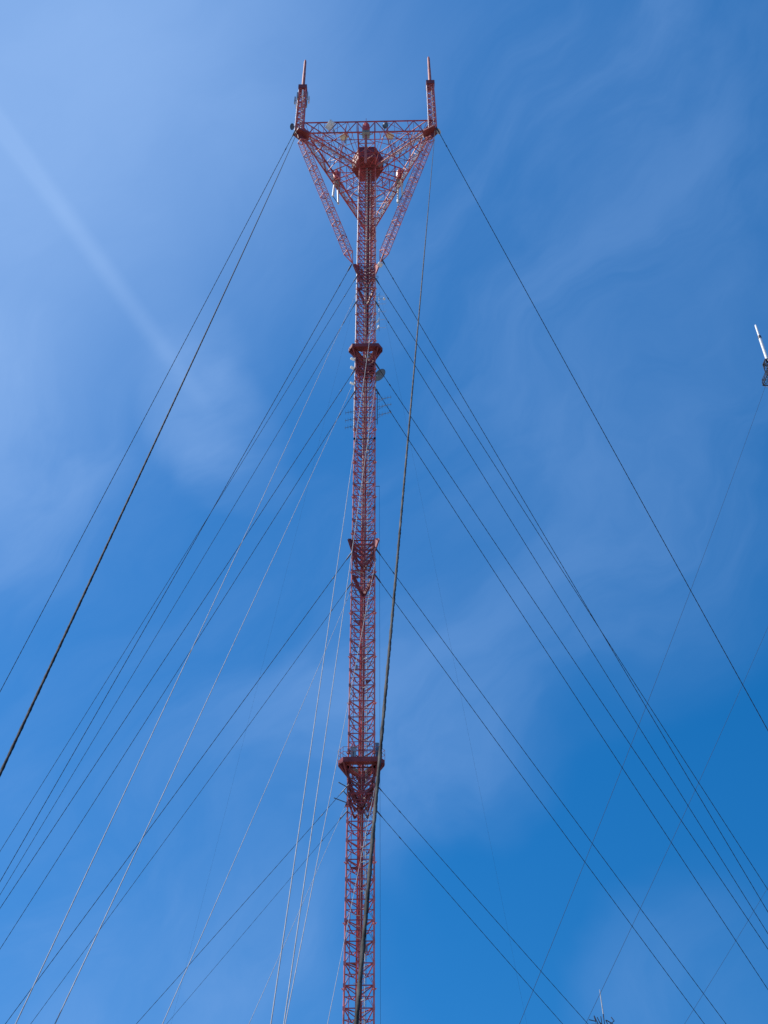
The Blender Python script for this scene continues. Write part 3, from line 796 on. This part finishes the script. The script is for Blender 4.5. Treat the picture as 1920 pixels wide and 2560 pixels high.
# ------------------------------------------------------------------ light
SUN_EL, SUN_AZ = R(52), R(88)                 # azimuth measured to the left of the view direction
sd = V((-math.sin(SUN_AZ) * math.cos(SUN_EL), math.cos(SUN_AZ) * math.cos(SUN_EL), math.sin(SUN_EL)))
sl = bpy.data.lights.new('sun', 'SUN'); sl.energy = 5.0; sl.angle = R(.53); sl.color = (1, .95, .87)
so = bpy.data.objects.new('sun', sl); C.objects.link(so); so.rotation_euler = sd.to_track_quat('Z', 'Y').to_euler()

w = bpy.data.worlds.new('World'); bpy.context.scene.world = w; w.use_nodes = True
nt = w.node_tree; N = nt.nodes; Lk = nt.links; bg = N['Background']
def nd(t, **kw):
    n = N.new(t)
    for k, v in kw.items(): setattr(n, k, v)
    return n
def math_(op, a, b=None, c=None, clamp=False):
    n = nd('ShaderNodeMath', operation=op, use_clamp=clamp)
    for i, v in enumerate((a, b, c)):
        if v is None: continue
        if hasattr(v, 'is_linked'): Lk.new(v, n.inputs[i])
        else: n.inputs[i].default_value = v
    return n.outputs[0]
tc = nd('ShaderNodeTexCoord')
nrm = nd('ShaderNodeVectorMath', operation='NORMALIZE'); Lk.new(tc.outputs['Generated'], nrm.inputs[0]); DIR = nrm.outputs['Vector']
# clear mountain air: the pale band stays close to the true horizon
lift = nd('ShaderNodeVectorMath', operation='ADD'); Lk.new(DIR, lift.inputs[0]); lift.inputs[1].default_value = (0, 0, .42)
lift2 = nd('ShaderNodeVectorMath', operation='NORMALIZE'); Lk.new(lift.outputs['Vector'], lift2.inputs[0])
sky = nd('ShaderNodeTexSky', sky_type='NISHITA'); sky.sun_disc = False
sky.sun_elevation = SUN_EL; sky.sun_rotation = -SUN_AZ
sky.altitude = 300; sky.air_density = 1.0; sky.dust_density = 0.2; sky.ozone_density = 2.0
Lk.new(lift2.outputs['Vector'], sky.inputs['Vector'])
hs_ = nd('ShaderNodeHueSaturation'); hs_.inputs['Saturation'].default_value = 1.42; hs_.inputs['Value'].default_value = 1.17
Lk.new(sky.outputs['Color'], hs_.inputs['Color'])
def sstep(val, lo, hi):
    mr = nd('ShaderNodeMapRange', interpolation_type='SMOOTHSTEP'); Lk.new(val, mr.inputs['Value'])
    mr.inputs['From Min'].default_value = lo; mr.inputs['From Max'].default_value = hi
    return mr.outputs['Result']
def dotd(v):
    vm = nd('ShaderNodeVectorMath', operation='DOT_PRODUCT'); vm.inputs[1].default_value = v
    Lk.new(WARP, vm.inputs[0]); return vm.outputs['Value']
def blob(px, py, inner, outer):
    return sstep(dotd(ray(px, py)), math.cos(R(outer)), math.cos(R(inner)))
def noise(scale, rot, sc_, detail=5, rough=.5, dist=0.3):
    mp = nd('ShaderNodeMapping'); mp.inputs['Rotation'].default_value = [R(x) for x in rot]; mp.inputs['Scale'].default_value = sc_
    Lk.new(DIR, mp.inputs['Vector'])
    n = nd('ShaderNodeTexNoise'); n.inputs['Scale'].default_value = scale; n.inputs['Detail'].default_value = detail
    n.inputs['Roughness'].default_value = rough; n.inputs['Distortion'].default_value = dist
    Lk.new(mp.outputs['Vector'], n.inputs['Vector']); return n
# thin cirrus: soft banks whose edges are bent by noise, streaked by a second noise
wn = noise(2.6, (10, 20, 0), (1, 1, 1), 4)
ws = nd('ShaderNodeVectorMath', operation='SUBTRACT'); Lk.new(wn.outputs['Color'], ws.inputs[0]); ws.inputs[1].default_value = (.5, .5, .5)
wm = nd('ShaderNodeVectorMath', operation='SCALE'); Lk.new(ws.outputs['Vector'], wm.inputs[0]); wm.inputs['Scale'].default_value = .32
wa = nd('ShaderNodeVectorMath', operation='ADD'); Lk.new(DIR, wa.inputs[0]); Lk.new(wm.outputs['Vector'], wa.inputs[1])
wz = nd('ShaderNodeVectorMath', operation='NORMALIZE'); Lk.new(wa.outputs['Vector'], wz.inputs[0]); WARP = wz.outputs['Vector']
wa_ = (ray(1700, 1200) - ray(1000, 2000)).normalized(); wc_ = ray(1350, 1600); wb_ = wc_.cross(wa_).normalized()
cx = nd('ShaderNodeCombineXYZ')
for i_, (v_, k_) in enumerate(((wa_, .9), (wb_, 2.3), (wc_, 1.5))):
    Lk.new(math_('MULTIPLY', dotd(v_), k_), cx.inputs[i_])
wn2 = nd('ShaderNodeTexNoise'); wn2.inputs['Scale'].default_value = 3.6; wn2.inputs['Detail'].default_value = 10
wn2.inputs['Roughness'].default_value = .58; wn2.inputs['Distortion'].default_value = .3
Lk.new(cx.outputs[0], wn2.inputs['Vector'])
wis = sstep(wn2.outputs['Fac'], .30, .72)
BANKS = [(-60, 1200, 1, 9, .2), (540, 1040, 0, 4.5, .18), (470, 880, 0, 4, .10), (600, 1190, 0, 3.5, .12), (500, 2650, 0, 11, .19), (1050, 1800, 0, 9, .14), (1450, 1300, 0, 10, .08), (1350, 550, 0, 14, .08),
         (1420, 130, 0, 7, .06), (1780, 2600, 0, 8.5, .15), (700, 2000, 0, 9, .07), (0, 2300, 0, 10, .06)]
tot = None
for (px, py, ri, ro, st) in BANKS:
    v = math_('MULTIPLY', blob(px, py, ri, ro), st)
    tot = v if tot is None else math_('ADD', tot, v)
edge = ray(1960, 1150).cross(ray(1000, 2250)).normalized()
if edge.dot(ray(500, 800)) < 0: edge = -edge
tot = math_('ADD', tot, math_('MULTIPLY', sstep(dotd(edge), -.05, .10), .13))
tot = math_('MULTIPLY', tot, math_('MULTIPLY_ADD', wis, .9, .62))
dg = nd('ShaderNodeVectorMath', operation='DOT_PRODUCT'); dg.inputs[1].default_value = ray(-330, -60); Lk.new(DIR, dg.inputs[0])
# one lens-flare ray painted into the sky colour, high on the left
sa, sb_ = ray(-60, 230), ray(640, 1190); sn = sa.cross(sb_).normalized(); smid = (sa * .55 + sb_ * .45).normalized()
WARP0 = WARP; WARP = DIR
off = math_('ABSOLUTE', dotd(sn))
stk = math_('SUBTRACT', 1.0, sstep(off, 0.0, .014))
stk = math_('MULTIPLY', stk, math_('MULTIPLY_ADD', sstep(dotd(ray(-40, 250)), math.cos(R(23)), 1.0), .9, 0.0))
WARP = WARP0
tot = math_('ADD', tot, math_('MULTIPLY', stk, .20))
glow = math_('MULTIPLY', math_('POWER', sstep(dg.outputs['Value'], math.cos(R(36)), 1.0), 2.7), .76)
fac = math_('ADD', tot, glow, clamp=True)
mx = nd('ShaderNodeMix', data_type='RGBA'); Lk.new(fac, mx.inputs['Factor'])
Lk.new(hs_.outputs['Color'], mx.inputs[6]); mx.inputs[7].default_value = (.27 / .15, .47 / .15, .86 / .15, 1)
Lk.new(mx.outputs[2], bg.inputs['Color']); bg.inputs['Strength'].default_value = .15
sc = bpy.context.scene
sc.view_settings.view_transform = 'Standard'; sc.view_settings.look = 'None'
sc.view_settings.exposure = 0; sc.view_settings.gamma = 1
sc.cycles.use_denoising = False
